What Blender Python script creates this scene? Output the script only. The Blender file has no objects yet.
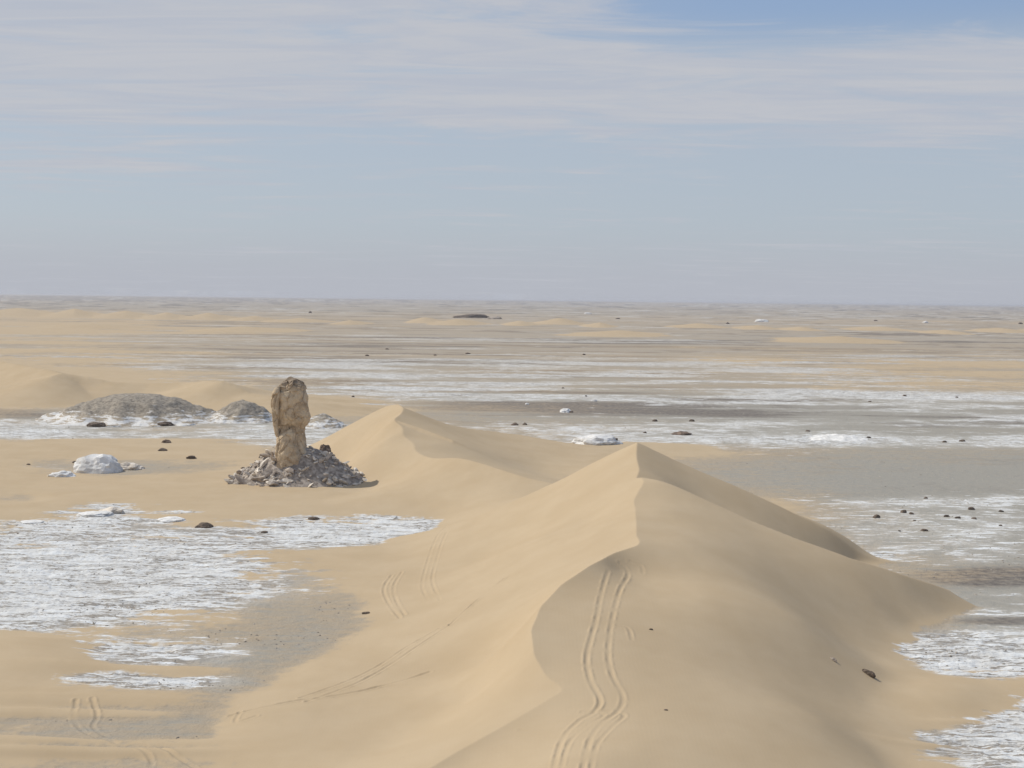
import bpy, bmesh, math, random
import numpy as np
from mathutils import Matrix, Vector, noise as mnoise

S = bpy.context.scene
C = S.collection
R = math.radians

# ------------------------------------------------------------------ camera
F_PX, CAM_H = 1400.0, 30.0
PITCH, ROLL = math.atan(84 / 1400.0), R(0.67)
CAM_M = (Matrix.Translation((0, 0, CAM_H)) @ Matrix.Rotation(R(90) - PITCH, 4, 'X')
         @ Matrix.Rotation(ROLL, 4, 'Z'))
cd = bpy.data.cameras.new('camera')
cd.sensor_width = 36.0
cd.lens = 36.0 * F_PX / 1024.0
cd.clip_start, cd.clip_end = 0.5, 400000.0
cam = bpy.data.objects.new('camera', cd)
C.objects.link(cam)
cam.matrix_world = CAM_M
S.camera = cam
S.render.resolution_x, S.render.resolution_y = 1024, 768

# ------------------------------------------------------------------ light
SUN_EL, SUN_AZ = R(49), R(-71)          # azimuth from +Y (view direction), negative = left
S.view_settings.view_transform = 'Standard'
S.view_settings.look = 'None'
S.view_settings.gamma = 1.0
S.view_settings.exposure = 0.0
sl = bpy.data.lights.new('sun', 'SUN')
sl.energy = 3.45
sl.angle = R(0.6)
sl.color = (1.0, 0.95, 0.86)
sun = bpy.data.objects.new('sun', sl)
C.objects.link(sun)
to_sun = Vector((math.sin(SUN_AZ) * math.cos(SUN_EL), math.cos(SUN_AZ) * math.cos(SUN_EL), math.sin(SUN_EL)))
sun.rotation_euler = to_sun.to_track_quat('Z', 'Y').to_euler()


def new_tree(nt):
    nt.nodes.clear()
    return nt.nodes, nt.links


w = bpy.data.worlds.new('World')
S.world = w
w.use_nodes = True
N, L = new_tree(w.node_tree)


def mth(N, L, op, a, b=None, c=None, clamp=False):
    n = N.new('ShaderNodeMath')
    n.operation = op
    n.use_clamp = clamp
    for i, v in enumerate((a, b, c)):
        if v is None:
            continue
        if isinstance(v, (int, float)):
            n.inputs[i].default_value = v
        else:
            L.new(v, n.inputs[i])
    return n.outputs[0]


def mixc(N, L, f, a, b, mode='MIX'):
    n = N.new('ShaderNodeMix')
    n.data_type = 'RGBA'
    n.blend_type = mode
    n.clamp_factor = True
    for s, v in ((n.inputs[0], f), (n.inputs[6], a), (n.inputs[7], b)):
        if isinstance(v, (int, float)):
            s.default_value = v
        elif isinstance(v, tuple):
            s.default_value = (*v[:3], 1)
        else:
            L.new(v, s)
    return n.outputs[2]


def noise_tex(N, L, vec, scale, detail=5, rough=0.55, dist=0.0):
    n = N.new('ShaderNodeTexNoise')
    n.inputs['Scale'].default_value = scale
    n.inputs['Detail'].default_value = detail
    n.inputs['Roughness'].default_value = rough
    n.inputs['Distortion'].default_value = dist
    if vec is not None:
        L.new(vec, n.inputs['Vector'])
    return n.outputs['Fac']


def smooth(N, L, v, a, b):
    n = N.new('ShaderNodeMapRange')
    n.interpolation_type = 'SMOOTHSTEP'
    n.inputs['From Min'].default_value = a
    n.inputs['From Max'].default_value = b
    L.new(v, n.inputs['Value'])
    return n.outputs['Result']


def scalev(N, L, vec, sx, sy, sz):
    n = N.new('ShaderNodeVectorMath')
    n.operation = 'MULTIPLY'
    L.new(vec, n.inputs[0])
    n.inputs[1].default_value = (sx, sy, sz)
    return n.outputs[0]


sky = N.new('ShaderNodeTexSky')
sky.sky_type = 'NISHITA'
sky.sun_disc = False
sky.sun_elevation = SUN_EL
sky.sun_rotation = SUN_AZ
sky.altitude = 200
sky.air_density, sky.dust_density, sky.ozone_density = 1.0, 1.2, 1.4
tc = N.new('ShaderNodeTexCoord')
sep = N.new('ShaderNodeSeparateXYZ')
L.new(tc.outputs['Generated'], sep.inputs[0])
zz = mth(N, L, 'MAXIMUM', sep.outputs['Z'], 0.004)
inv = mth(N, L, 'DIVIDE', 1.0, mth(N, L, 'ADD', zz, 0.03))
px_ = mth(N, L, 'MULTIPLY', sep.outputs['X'], inv)
py_ = mth(N, L, 'MULTIPLY', sep.outputs['Y'], inv)
cmb = N.new('ShaderNodeCombineXYZ')
L.new(mth(N, L, 'MULTIPLY', px_, 0.45), cmb.inputs[0])
L.new(py_, cmb.inputs[1])
n1 = noise_tex(N, L, cmb.outputs[0], 1.9, 10, 0.68, 0.6)
n2 = noise_tex(N, L, cmb.outputs[0], 0.42, 3, 0.5)
# amount of cloud against elevation: thick cirrus sheet from 6.5 to 11 degrees, thinner below and breaks above
el = sep.outputs['Z']
b1 = smooth(N, L, mth(N, L, 'ADD', el, mth(N, L, 'MULTIPLY', mth(N, L, 'SUBTRACT', n2, 0.5), 0.05)), 0.1, 0.136)
b2 = mth(N, L, 'SUBTRACT', 1.0, smooth(N, L, el, 0.0, 0.06))
gap = mth(N, L, 'MULTIPLY', smooth(N, L, el, 0.163, 0.205), smooth(N, L, sep.outputs['X'], -0.08, 0.16))
low = mth(N, L, 'MULTIPLY', mth(N, L, 'MULTIPLY', smooth(N, L, el, 0.07, 0.09), mth(N, L, 'SUBTRACT', 1.0, smooth(N, L, el, 0.1, 0.115))),
          smooth(N, L, sep.outputs['X'], -0.12, -0.3))
cv = mth(N, L, 'SUBTRACT', mth(N, L, 'ADD', mth(N, L, 'MULTIPLY', b1, 0.55), mth(N, L, 'MULTIPLY', low, 0.4)), mth(N, L, 'MULTIPLY', gap, 1.0))
cv = mth(N, L, 'ADD', cv, mth(N, L, 'MULTIPLY', mth(N, L, 'SUBTRACT', n1, 0.5), 2.3))
cv = mth(N, L, 'ADD', cv, mth(N, L, 'MULTIPLY', mth(N, L, 'SUBTRACT', n2, 0.5), 0.8))
cov = smooth(N, L, cv, 0.0, 0.55)
skyc = mixc(N, L, mth(N, L, 'SUBTRACT', 0.75, mth(N, L, 'MULTIPLY', gap, 0.6)), sky.outputs['Color'], (4.85, 5.45, 6.4))
skyc = mixc(N, L, mth(N, L, 'MULTIPLY', gap, 0.5), skyc, (3.1, 4.4, 6.9))
hz = mixc(N, L, mth(N, L, 'MULTIPLY', b2, 0.9), skyc, (4.85, 5.05, 5.65))
n3 = noise_tex(N, L, scalev(N, L, cmb.outputs[0], 0.9, 1.2, 1), 2.2, 10, 0.66, 1.2)
cloudc = mixc(N, L, smooth(N, L, n3, 0.32, 0.66), (4.95, 5.28, 6.05), (5.7, 5.78, 6.15))
fin = mixc(N, L, mth(N, L, 'MULTIPLY', cov, 0.85), hz, cloudc)
bg = N.new('ShaderNodeBackground')
bg.inputs['Strength'].default_value = 0.095
L.new(fin, bg.inputs['Color'])
wo = N.new('ShaderNodeOutputWorld')
L.new(bg.outputs[0], wo.inputs['Surface'])

# ------------------------------------------------------------------ plan helpers
RM = np.array(CAM_M.to_3x3())


def ray(px, py):
    d = RM @ np.array([(px - 512.0), -(py - 384.0), -F_PX])
    return d / math.hypot(d[0], d[1])            # unit in plan: parameter = plan distance


def P3(px, py, D=None, z=None):
    """Surveyed point: seen along a sight line at plan distance D or at height z."""
    d = ray(px, py)
    if D is None:
        D = (z - CAM_H) / d[2]
    return (d[0] * D, d[1] * D, CAM_H + d[2] * D)


def plan_uv(x, y):
    """bearing / depression of the flat-ground point below (x, y): a plan layout coordinate."""
    v = np.stack([x, y, np.full_like(x, -CAM_H)], -1) @ RM
    return 512 - F_PX * v[..., 0] / v[..., 2], 384 + F_PX * v[..., 1] / v[..., 2]


def sstep(v, a, b):
    t = np.clip((v - a) / (b - a), 0, 1)
    return t * t * (3 - 2 * t)


def smax(a, b, k):
    h = np.clip(0.5 + 0.5 * (a - b) / k, 0, 1)
    return b * (1 - h) + a * h + k * h * (1 - h)


def _hash(ix, iy, seed):
    h = (ix.astype(np.int64) * 374761393 + iy.astype(np.int64) * 668265263 + seed * 974634777) & 0xFFFFFFFF
    h = ((h ^ (h >> 13)) * 1274126177) & 0xFFFFFFFF
    return (h ^ (h >> 16)) & 0xFFFF


_G = np.array([(math.cos(a), math.sin(a)) for a in np.linspace(0, 2 * math.pi, 64, endpoint=False)], np.float32)


def perlin(x, y, seed=0):
    ix, iy = np.floor(x), np.floor(y)
    fx, fy = (x - ix).astype(np.float32), (y - iy).astype(np.float32)
    u, v = fx * fx * fx * (fx * (fx * 6 - 15) + 10), fy * fy * fy * (fy * (fy * 6 - 15) + 10)

    def g(ox, oy):
        k = _hash(ix + ox, iy + oy, seed) & 63
        return _G[k, 0] * (fx - ox) + _G[k, 1] * (fy - oy)
    a = g(0, 0) * (1 - u) + g(1, 0) * u
    b = g(0, 1) * (1 - u) + g(1, 1) * u
    return (a * (1 - v) + b * v) * 1.5


def fbm(x, y, wl, octv=4, seed=0, gain=0.5):
    s, a, t = 0, 1.0, 0
    f = 1.0 / wl
    for i in range(octv):
        s = s + a * perlin(x * f + 17.3 * i, y * f - 9.1 * i, seed + i)
        t += a
        a *= gain
        f *= 2.03
    return s / t


class TPS:
    def __init__(self, pts, lam=0.0):
        p = np.array(pts, float)
        self.c = p[:, :2].mean(0)
        X = (p[:, :2] - self.c) / 50.0
        n = len(X)
        r2 = ((X[:, None] - X[None]) ** 2).sum(-1)
        K = 0.5 * r2 * np.log(r2 + 1e-12) + lam * np.eye(n)
        A = np.zeros((n + 3, n + 3))
        A[:n, :n] = K
        A[:n, n] = 1
        A[:n, n + 1:] = X
        A[n:, :n] = A[:n, n:].T
        s = np.linalg.solve(A, np.concatenate([p[:, 2], [0, 0, 0]]))
        self.X, self.wt, self.a = X, s[:n], s[n:]

    def __call__(self, x, y):
        X, Y = (x - self.c[0]) / 50.0, (y - self.c[1]) / 50.0
        o = self.a[0] + self.a[1] * X + self.a[2] * Y
        for (cx, cy), wt in zip(self.X, self.wt):
            r2 = (X - cx) ** 2 + (Y - cy) ** 2
            o += 0.5 * wt * r2 * np.log(r2 + 1e-12)
        return o


def poly_dist(x, y, pl, vals=None):
    """distance, signed side (+ = left of travel), interpolated extra values along a polyline"""
    best = np.full(x.shape, 1e18)
    sgn = np.zeros(x.shape)
    out = None if vals is None else [np.zeros(x.shape) for _ in vals[0]]
    for i in range(len(pl) - 1):
        ax, ay, bx, by = pl[i][0], pl[i][1], pl[i + 1][0], pl[i + 1][1]
        dx, dy = bx - ax, by - ay
        l2 = dx * dx + dy * dy + 1e-12
        t = np.clip(((x - ax) * dx + (y - ay) * dy) / l2, 0, 1)
        qx, qy = x - ax - t * dx, y - ay - t * dy
        d2 = qx * qx + qy * qy
        m = d2 < best
        best = np.where(m, d2, best)
        sgn = np.where(m, np.sign(dx * (y - ay) - dy * (x - ax)), sgn)
        if out is not None:
            for k in range(len(out)):
                out[k] = np.where(m, vals[i][k] * (1 - t) + vals[i + 1][k] * t, out[k])
    return np.sqrt(best), sgn, out


# ------------------------------------------------------------------ dune forms (surveyed points)
CREST = [P3(*p) for p in [
    (637, 443, 165), (637, 460, 158), (636, 478, 150), (634, 500, 141), (636, 520, 132), (637, 545, 121),
    (615, 552, 118), (590, 565, 114), (560, 585, 109), (541, 605, 104), (531, 630, 98.5), (534, 655, 94),
    (545, 675, 91), (563, 690, 88.5), (540, 705, 87), (500, 728, 85), (460, 750, 83), (430, 768, 81),
    (380, 800, 78)]]
_c = []
for _a, _b in zip(CREST[:-1], CREST[1:]):
    _n = 3 if _a[1] > 119 else 2
    _c += [tuple(_a[k] + (_b[k] - _a[k]) * t / _n for k in range(3)) for t in range(_n)]
CREST_D = _c + [CREST[-1]]
LPTS = list(CREST_D) + [P3(*p) for p in [
    (545, 487, 172), (500, 507, 172), (450, 527, 172), (590, 465, 168.5),
    (590, 520, 143), (540, 540, 142), (480, 560, 148), (560, 560, 128), (500, 600, 122), (450, 600, 131),
    (500, 650, 107), (450, 650, 112), (420, 700, 100), (480, 690, 97.5), (380, 740, 93)]]
LPTS += [P3(px, py, None, 0.25) for px, py in [
    (400, 546), (395, 575), (392, 610), (368, 642), (328, 668), (288, 692), (250, 716), (292, 745), (290, 775)]]
LPTS += [P3(px, py, None, -0.8) for px, py in [(340, 600), (300, 650), (230, 690), (200, 730)]]
for (x, y, z), k in zip(CREST[:14], [1] * 14):
    LPTS.append((x + 16, y + 2, z + 6.5))
PPTS = [CREST[0], CREST[1], CREST[2]] + [P3(*p) for p in [
    (680, 462, 166), (740, 487, 166), (800, 512, 167), (825, 522.5, 167.5), (850, 534, 168.5),
    (665, 482, 152.5), (700, 505, 154), (760, 530, 155), (800, 548, 158)]]
PPTS += [P3(px, py, None, 0.1) for px, py in [(903, 556), (858, 562)]]
PPTS += [P3(880, 546, None, .75)]
PPTS += [P3(px, py, None, -1.0) for px, py in [(960, 548), (900, 572)]]
PPTS += [(CREST[0][0] - 10, CREST[0][1], CREST[0][2] + 3), (CREST[2][0] - 10, CREST[2][1], CREST[2][2] + 3)]
SEC = [P3(*p) for p in [
    (636, 480, 149.5), (645, 478, 149), (660, 481, 147), (700, 497, 144.5), (750, 520, 142), (800, 540, 140.5), (850, 558, 140.5),
    (900, 573.5, 142.7), (925, 581.5, 144.6), (950, 590, 147)]]
FPTS = [c for c in CREST_D if c[1] < 143] + SEC[1:] + [P3(*p) for p in [
    (650, 600, 108.5), (600, 620, 102), (600, 680, 90), (570, 768, 75.5), (650, 768, 76.5), (750, 768, 79.5),
    (850, 768, 85), (700, 600, 110), (800, 620, 113.5), (845, 640, 120), (870, 600, 134), (750, 570, 124),
    (690, 545, 124.5), (780, 690, 97.5), (700, 680, 93), (820, 720, 92.5), (620, 570, 116), (660, 510, 136.5),
    (480, 790, 76.5)]]
FPTS += [P3(px, py, None, 0.15) for px, py in [
    (974, 599), (945, 612), (915, 625), (900, 634), (903, 668), (905, 700), (900, 735), (905, 775)]]
FPTS += [P3(px, py, None, .8) for px, py in [(878, 628), (872, 660), (866, 700), (860, 735)]]
FPTS += [P3(px, py, None, -0.9) for px, py in [(1030, 608), (1000, 640), (970, 690), (955, 750)]]
for (x, y, z) in CREST[3:16]:
    FPTS.append((x - 14, y - 1, z + 2.2))
KLINE = [P3(400, 545, 176), P3(450, 527, 173), P3(500, 507, 172.5), P3(545, 487, 172.5), P3(590, 465, 169.5), P3(637, 443, 165.5),
         P3(680, 462, 166), P3(740, 487, 165.8), P3(800, 512, 166.2), P3(850, 533, 167), P3(880, 548, 168), P3(960, 585, 172)]
C2 = [P3(*p) for p in [
    (403, 408, 262), (394, 420, 250), (401, 426, 246), (406, 438, 238), (415, 450, 230), (434, 458, 220),
    (457, 458, 214), (492, 467, 206), (527, 478, 199), (554, 484, 196), (600, 502, 190)]]
L2PTS = C2 + [P3(*p) for p in [
    (385, 440, 240), (370, 450, 242), (360, 425, 268), (375, 412, 275), (470, 500, 194), (480, 520, 179), (530, 500, 183), (420, 480, 209)]]
L2PTS += [P3(px, py, None, z) for px, py, z in [
    (320, 440, .4), (345, 462, .4), (375, 487, .5), (420, 505, .9), (395, 522, -.5), (428, 523, -.35), (445, 537, .2), (340, 500, .4),
    (340, 410, 1.0), (300, 415, .3), (380, 398, 1.2)]]
for (x, y, z) in C2[1:]:
    L2PTS.append((x + 8, y + 12, z + 4.0))
R2PTS = C2 + [P3(*p) for p in [
    (430, 420, 262), (460, 432, 262), (500, 440, 268), (480, 455, 236), (453, 442, 240), (430, 445, 234)]]
R2PTS += [P3(px, py, None, z) for px, py, z in [
    (560, 460, .7), (540, 471, .3), (600, 470, .5), (560, 440, .6), (520, 433, .3), (640, 455, .3), (555, 478, .1)]]
for (x, y, z) in C2[:10]:
    R2PTS.append((x - 8, y - 8, z + 2.0))
SHELF = [P3(*p) for p in [(396, 420.5, 250), (406, 423.5, 248), (420, 428, 246), (436, 434, 243), (453, 440, 240), (480, 446, 238), (520, 455, 236)]]
K2 = [P3(320, 408, 290), P3(375, 405, 285), P3(403, 408, 263), P3(450, 425, 266), P3(520, 434, 285)]
tL, tP, tF, tL2, tR2 = TPS(LPTS, .0001), TPS(PPTS), TPS(FPTS, .0001), TPS(L2PTS, .0005), TPS(R2PTS, .0005)


def behind(x, y, line):
    """how far beyond a left-to-right line a point lies (0 in front)"""
    d, s, _ = poly_dist(x, y, line)
    return np.where(beyond(x, y, line), d, 0.0)


def beyond(x, y, line):
    q = sorted((math.atan2(p[0], p[1]), math.hypot(p[0], p[1])) for p in line)
    return np.hypot(x, y) > np.interp(np.arctan2(x, y), [a for a, _ in q], [b for _, b in q])


RIDGES = [  # (points(px,py,D), half width near side, half width far side, sharpness)
    ([(-120, 352, 520), (0, 357, 470), (28, 362, 452), (50, 366, 440), (64, 371, 430)], 24, 30, 1.1),
    ([(50, 373, 420), (62, 369, 428), (85, 373, 428), (110, 379, 424), (150, 381, 424), (190, 380, 420), (215, 377, 410), (240, 383, 405), (262, 392, 400)], 26, 34, 1.15),
    ([(180, 387, 415), (203, 379, 398), (222, 377, 392), (250, 391, 384), (300, 400, 372)], 20, 30, 1.1),
]
HUMPS = [  # crest bearing, crest row, half width in px, distance
    (-40, 306, 60, 2100), (20, 308, 55, 2050), (75, 309, 36, 2000), (125, 311, 33, 1950), (165, 312.5, 26, 1900), (207, 313, 32, 1900), (252, 316, 28, 1850),
    (300, 318.5, 38, 1750), (350, 321, 28, 1650), (425, 317, 24, 1800), (458, 319, 36, 1700), (520, 321, 22, 1700), (560, 317.5, 32, 1800),
    (600, 323, 24, 1650), (700, 323.5, 40, 1700), (758, 326, 30, 1650), (803, 328.5, 26, 1600), (880, 327.5, 40, 1700), (948, 332.5, 30, 1550), (1003, 328, 28, 1700), (1055, 328, 36, 1700),
    (90, 330, 60, 1350), (240, 336, 70, 1250), (620, 338, 70, 1250), (840, 345, 80, 1150)]
RPRE = []
for pts, wn, wf, sh in RIDGES:
    pl = [P3(*p) for p in pts]
    RPRE.append((pl, [(max(p[2], -3.0) * (1.6 if p[1] > 1000 and p[2] > 0 else 1),) for p in pl], wn, wf, sh))


def far_ridges(x, y):
    h = np.full(x.shape, -3.0)
    r = np.hypot(x, y)
    for pl, vals, wn, wf, sh in RPRE:
        m = (r > min(math.hypot(p[0], p[1]) for p in pl) - wn * 1.6) & (r < max(math.hypot(p[0], p[1]) for p in pl) + wf * 1.6)
        if not m.any():
            continue
        xs, ys = x[m], y[m]
        wob = fbm(xs, ys, wn * 2.0, 2, 5) * wn * 0.25
        d, s, o = poly_dist(xs, ys, pl, vals)
        ws, hs = 0, 0
        for i in range(len(pl) - 1):
            d1, _, o1 = poly_dist(xs, ys, pl[i:i + 2], vals[i:i + 2])
            w1 = 1.0 / (d1 + 1.0) ** 5
            ws, hs = ws + w1, hs + w1 * o1[0]
        o = [hs / ws]
        sd = np.where(beyond(xs, ys, pl), d, -d)
        wd = wn + (wf - wn) * sstep(sd, -wn * .3, wn * .3) + wob
        t = d / wd
        hh = .88 * o[0] * np.clip(1 - t, 0, 1) ** sh - np.clip(t - 1, 0, 3) * 0.6
        h[m] = np.maximum(h[m], hh)
    m = (r > 1000) & (r < 2700)
    xs, ys = x[m], y[m]
    hm = np.full(xs.shape, -3.0)
    wob = fbm(xs, ys, 120, 3, 6)
    for k, (px, py, hw, D) in enumerate(HUMPS):
        cx, cy, cz = P3(px, py, D)
        H = min(max(cz, 3.5), 12.0) + 1.8
        dx = (xs - cx) / (hw * D / F_PX)
        dy = (ys - cy - (xs - cx) * .25) / np.where(ys < cy, 75.0, 150.0)
        q = np.sqrt(dx * dx + dy * dy) * (1 + wob * .5)
        hm = np.maximum(hm, H * np.clip(1 - q, -.6, 1) - 1.0 + .4 * wob)
    h[m] = np.maximum(h[m], hm)
    return h


# ------------------------------------------------------------------ ground cover plan
def layout(u, v, items):
    o = np.zeros(u.shape, np.float32)
    for cx, cy, rx, ry, val in items:
        q = ((u - cx) / rx) ** 2 + ((v - cy) / ry) ** 2
        m = q < 4.0
        o[m] += val * np.exp(-q[m] ** 1.5 * 0.9)
    return o


SANDY = [  # + = wind-blown sand lying over the plain, - = bare plain
    # left foreground
    (85, 575, 190, 48, -3.2), (230, 545, 60, 16, -.3), (250, 560, 45, 14, .9), (362, 530, 108, 13, -2.9), (300, 540, 60, 8, -1.5), (432, 523.5, 34, 5, -1.6),
    (30, 655, 75, 16, 1.6), (165, 650, 110, 22, -1.9), (140, 680, 120, 9, -1.9), (150, 667, 120, 4, .7), (120, 641, 90, 3, .8), (320, 640, 95, 55, -2.4), (290, 690, 90, 22, -1.2),
    (130, 728, 200, 30, -2.3), (60, 775, 260, 16, -1.6), (70, 752, 150, 5, 1.6), (60, 712, 130, 4, 1.2), (20, 738, 70, 4, .9), (160, 740, 100, 4, .8), (80, 700, 120, 5, 1.0), (20, 610, 60, 22, -1.2), (150, 512, 40, 6, -.8),
    (100, 510, 40, 5, -.9), (60, 521, 60, 5, -1.0), (150, 521, 40, 3, -1.0), (240, 520, 50, 4, -.5), (90, 528, 110, 6, -1.0),
    # around pillar / mounds
    (180, 466, 95, 9, -1.7), (20, 462, 60, 6, -.8), (15, 497, 30, 6, -1.3), (90, 468, 70, 10, -1.2), (120, 430, 170, 17, -2.4), (0, 432, 90, 9, -2), (300, 433, 70, 18, -2.4),
    (20, 405, 120, 14, -2.6), (130, 440, 180, 2.5, 1.5), (60, 423, 120, 2.5, 1.1), (250, 429, 120, 2.5, 1.0), (30, 435, 60, 2, 1.0), (240, 408, 50, 12, -1.6), (10, 385, 60, 6, -1), (110, 415, 80, 12, -2.0), (100, 447, 120, 4, 1.0),
    (275, 400, 60, 6, 1.4),
    # right side
    (860, 470, 230, 30, -3.2), (930, 530, 130, 50, -3.2), (980, 600, 70, 22, -2.6), (960, 648, 95, 27, -3.2), (1010, 630, 60, 40, -1.5),
    (1030, 745, 75, 40, -2.6), (930, 745, 60, 18, -1.6), (555, 481, 34, 9, -3), (640, 447, 70, 6, 1.6), (720, 455, 60, 5, .8),
    (520, 435, 60, 5, .7), (930, 699, 60, 12, 1.3), (1000, 722, 60, 2.5, .8), (990, 668, 60, 2.5, .9), (940, 744, 90, 2.5, .8), (990, 757, 60, 2, .7), (1100, 540, 120, 120, -3), (930, 690, 60, 14, .8),
    # plain in the middle distance
    (660, 415, 420, 22, -2.6), (1000, 415, 320, 26, -2.6), (640, 437, 330, 7, -1.5), (900, 440, 200, 8, -1.0), (500, 385, 330, 26, -2.2),
    (840, 350, 600, 30, -1.0), (250, 352, 420, 14, -1.2), (500, 340, 700, 7, -1.0), (300, 365, 160, 8, -1.5), (330, 395, 120, 8, -.8),
    (280, 406, 100, 5, .9), (130, 360, 200, 3, .8), (150, 348, 200, 3, .9), (90, 340, 200, 4, .8),
    (560, 330, 900, 5, .2), (560, 320, 900, 4.5, .45), (240, 334, 240, 5, .5), (560, 347, 200, 2, .5), (900, 366, 200, 3, .6), (500, 305, 900, 6.5, -2.6),
    (900, 314, 400, 5, -1.5),
]
CHALKY = [
    (90, 572, 200, 46, 3.1), (362, 530, 118, 14, 3.2), (150, 650, 110, 14, 2.0), (130, 678, 110, 8, 2.0), (20, 610, 60, 22, 1.5), (60, 521, 80, 5, 1.2),
    (150, 512, 90, 8, 1.5), (100, 510, 40, 5, 1.2), (90, 468, 60, 8, .6), (120, 431, 170, 15, .45), (0, 432, 90, 10, .9), (0, 395, 90, 11, 1.7), (110, 396, 60, 3, 1.2),
    (300, 433, 80, 18, .6), (320, 640, 90, 40, -1.6), (120, 725, 190, 20, -1.5), (20, 411, 90, 5, -1.3),
    (990, 500, 190, 5, 1.0), (930, 530, 120, 26, .62), (870, 555, 30, 5, 1.4), (990, 575, 80, 9, -1.6), (985, 611, 70, 6, .4), (1000, 619, 50, 4, -1.2),
    (955, 652, 90, 24, 2.4), (1020, 745, 70, 44, 2.2), (925, 745, 55, 14, 1.2), (1030, 695, 60, 40, 1.4),
    (860, 472, 240, 22, -1.6), (700, 441, 330, 6, .9), (1000, 444, 150, 6, .6), (840, 440, 60, 6, .8), (560, 425, 90, 6, .5), (560, 481, 34, 9, -2),
    (640, 412, 250, 12, -.9), (900, 398, 300, 10, .9), (440, 388, 130, 9, .9), (600, 380, 200, 5, -.2), (560, 362, 330, 4, .9), (330, 366, 90, 5, .8), (400, 375, 160, 4, .5),
    (900, 375, 300, 4, .5), (180, 360, 130, 4, .4), (650, 349, 500, 7, -.8), (700, 312, 700, 5, .25), (950, 318, 300, 4, .45), (300, 402, 60, 5, -1),
    (480, 408, 90, 5, -1.0), (180, 466, 95, 9, -1.2), (330, 450, 30, 8, .6),
]
DARK = [
    (990, 575, 80, 9, 1.2), (1000, 619, 60, 5, .6), (555, 481, 34, 9, .35), (320, 650, 95, 45, .1), (500, 404, 160, 5, .8), (330, 394, 40, 3, 1.0),
    (620, 412, 250, 10, .3), (640, 345, 600, 6, .3), (250, 354, 240, 4, .5), (50, 358, 80, 3, .5), (20, 411, 100, 6, .5), (860, 468, 220, 24, .05), (500, 299, 900, 3.5, 1.0),
]

# vehicle tracks: px polylines (in plan they are wheel lines), gauge handled by two lines
TRACKS = [
    ([(553, 775), (561, 742), (578, 722), (594, 712), (600, 700), (590, 680), (587, 655), (596, 620), (601, 595), (608, 570)], .15, 1.0),
    ([(582, 775), (589, 742), (601, 724), (617, 712), (623, 698), (612, 675), (608, 650), (613, 615), (620, 590), (628, 574), (620, 563)], .15, 1.0),
    ([(560, 775), (568, 745), (585, 727), (604, 715), (582, 712)], .13, .7),
    ([(590, 775), (597, 745), (612, 727), (624, 715), (600, 711)], .13, .7),
    ([(630, 561), (641, 566), (643, 573)], .15, 1.1),
    ([(617, 625), (628, 628), (632, 640)], .13, .9),
    ([(400, 618), (388, 602), (384, 588), (392, 575)], .15, .55), ([(405, 615), (396, 600), (394, 586), (402, 572)], .15, .55),
    ([(428, 600), (422, 585), (428, 560), (438, 535), (446, 527)], .14, .4), ([(440, 600), (432, 580), (438, 555), (447, 532), (455, 525)], .14, .4),
    ([(230, 716), (290, 702), (340, 695), (390, 684), (430, 672)], .16, .8),
    ([(300, 698), (340, 684), (375, 668), (405, 648), (440, 628)], .13, .6), ([(306, 702), (350, 686), (385, 668), (412, 650), (450, 625)], .13, .6),
    ([(450, 625), (475, 602), (505, 578)], .14, .7),
    ([(76, 700), (74, 718), (84, 732), (118, 744), (150, 758), (146, 775)], .16, .7),
    ([(92, 698), (97, 715), (93, 727), (110, 738), (150, 748), (190, 765), (200, 775)], .16, .7),
    ([(240, 712), (236, 722), (256, 716)], .14, .5), ([(520, 730), (548, 734), (575, 733)], .12, .4),
    ([(690, 462), (735, 470), (770, 472)], .3, .4),
]


def dune_h(x, y):
    h = np.full(x.shape, -6.0)
    r = np.hypot(x, y)
    m = (r > 60) & (r < 215) & (x > -45) & (x < 70)
    xs, ys = x[m], y[m]
    seg = behind(xs, ys, SEC)
    Fv = tF(xs, ys) - seg * 0.62
    Pv = tP(xs, ys)
    Pv = np.where(ys > 120, Pv, -20)
    Rv = np.where(ys > 120, smax(Pv, Fv, 0.25), Fv)
    Lv = tL(xs, ys)
    k = behind(xs, ys, KLINE)
    h[m] = np.minimum(Lv, Rv) - k * 0.5
    m = (r > 165) & (r < 340) & (x > -60) & (x < 60)
    xs, ys = x[m], y[m]
    k = behind(xs, ys, K2) * 4
    # keep the two analytic sheets inside the area they were surveyed for
    hx = -smax(-tL2(xs, ys), -tR2(xs, ys), 0.1)
    d, s, o = poly_dist(xs, ys, SHELF, [(p[2],) for p in SHELF])
    shelf = o[0] - np.where(beyond(xs, ys, SHELF), .42, .30) * d
    shelf = shelf - 1.2 * np.maximum(SHELF[0][0] + .5 - xs, 0) - .25 * np.maximum(xs - SHELF[4][0], 0)
    hx = smax(hx, shelf, 0.15) - k * 0.08
    u, v = plan_uv(xs, ys)
    edge = np.clip((300 - u) / 60, 0, 2) * 2.5 + np.clip((u - 640) / 60, 0, 2) * 2.5 + np.clip(r[m] - 300, 0, 99) * .08
    h2 = np.minimum(hx - edge, 12.0)
    h[m] = smax(h[m], h2, 0.5)
    return h


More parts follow.
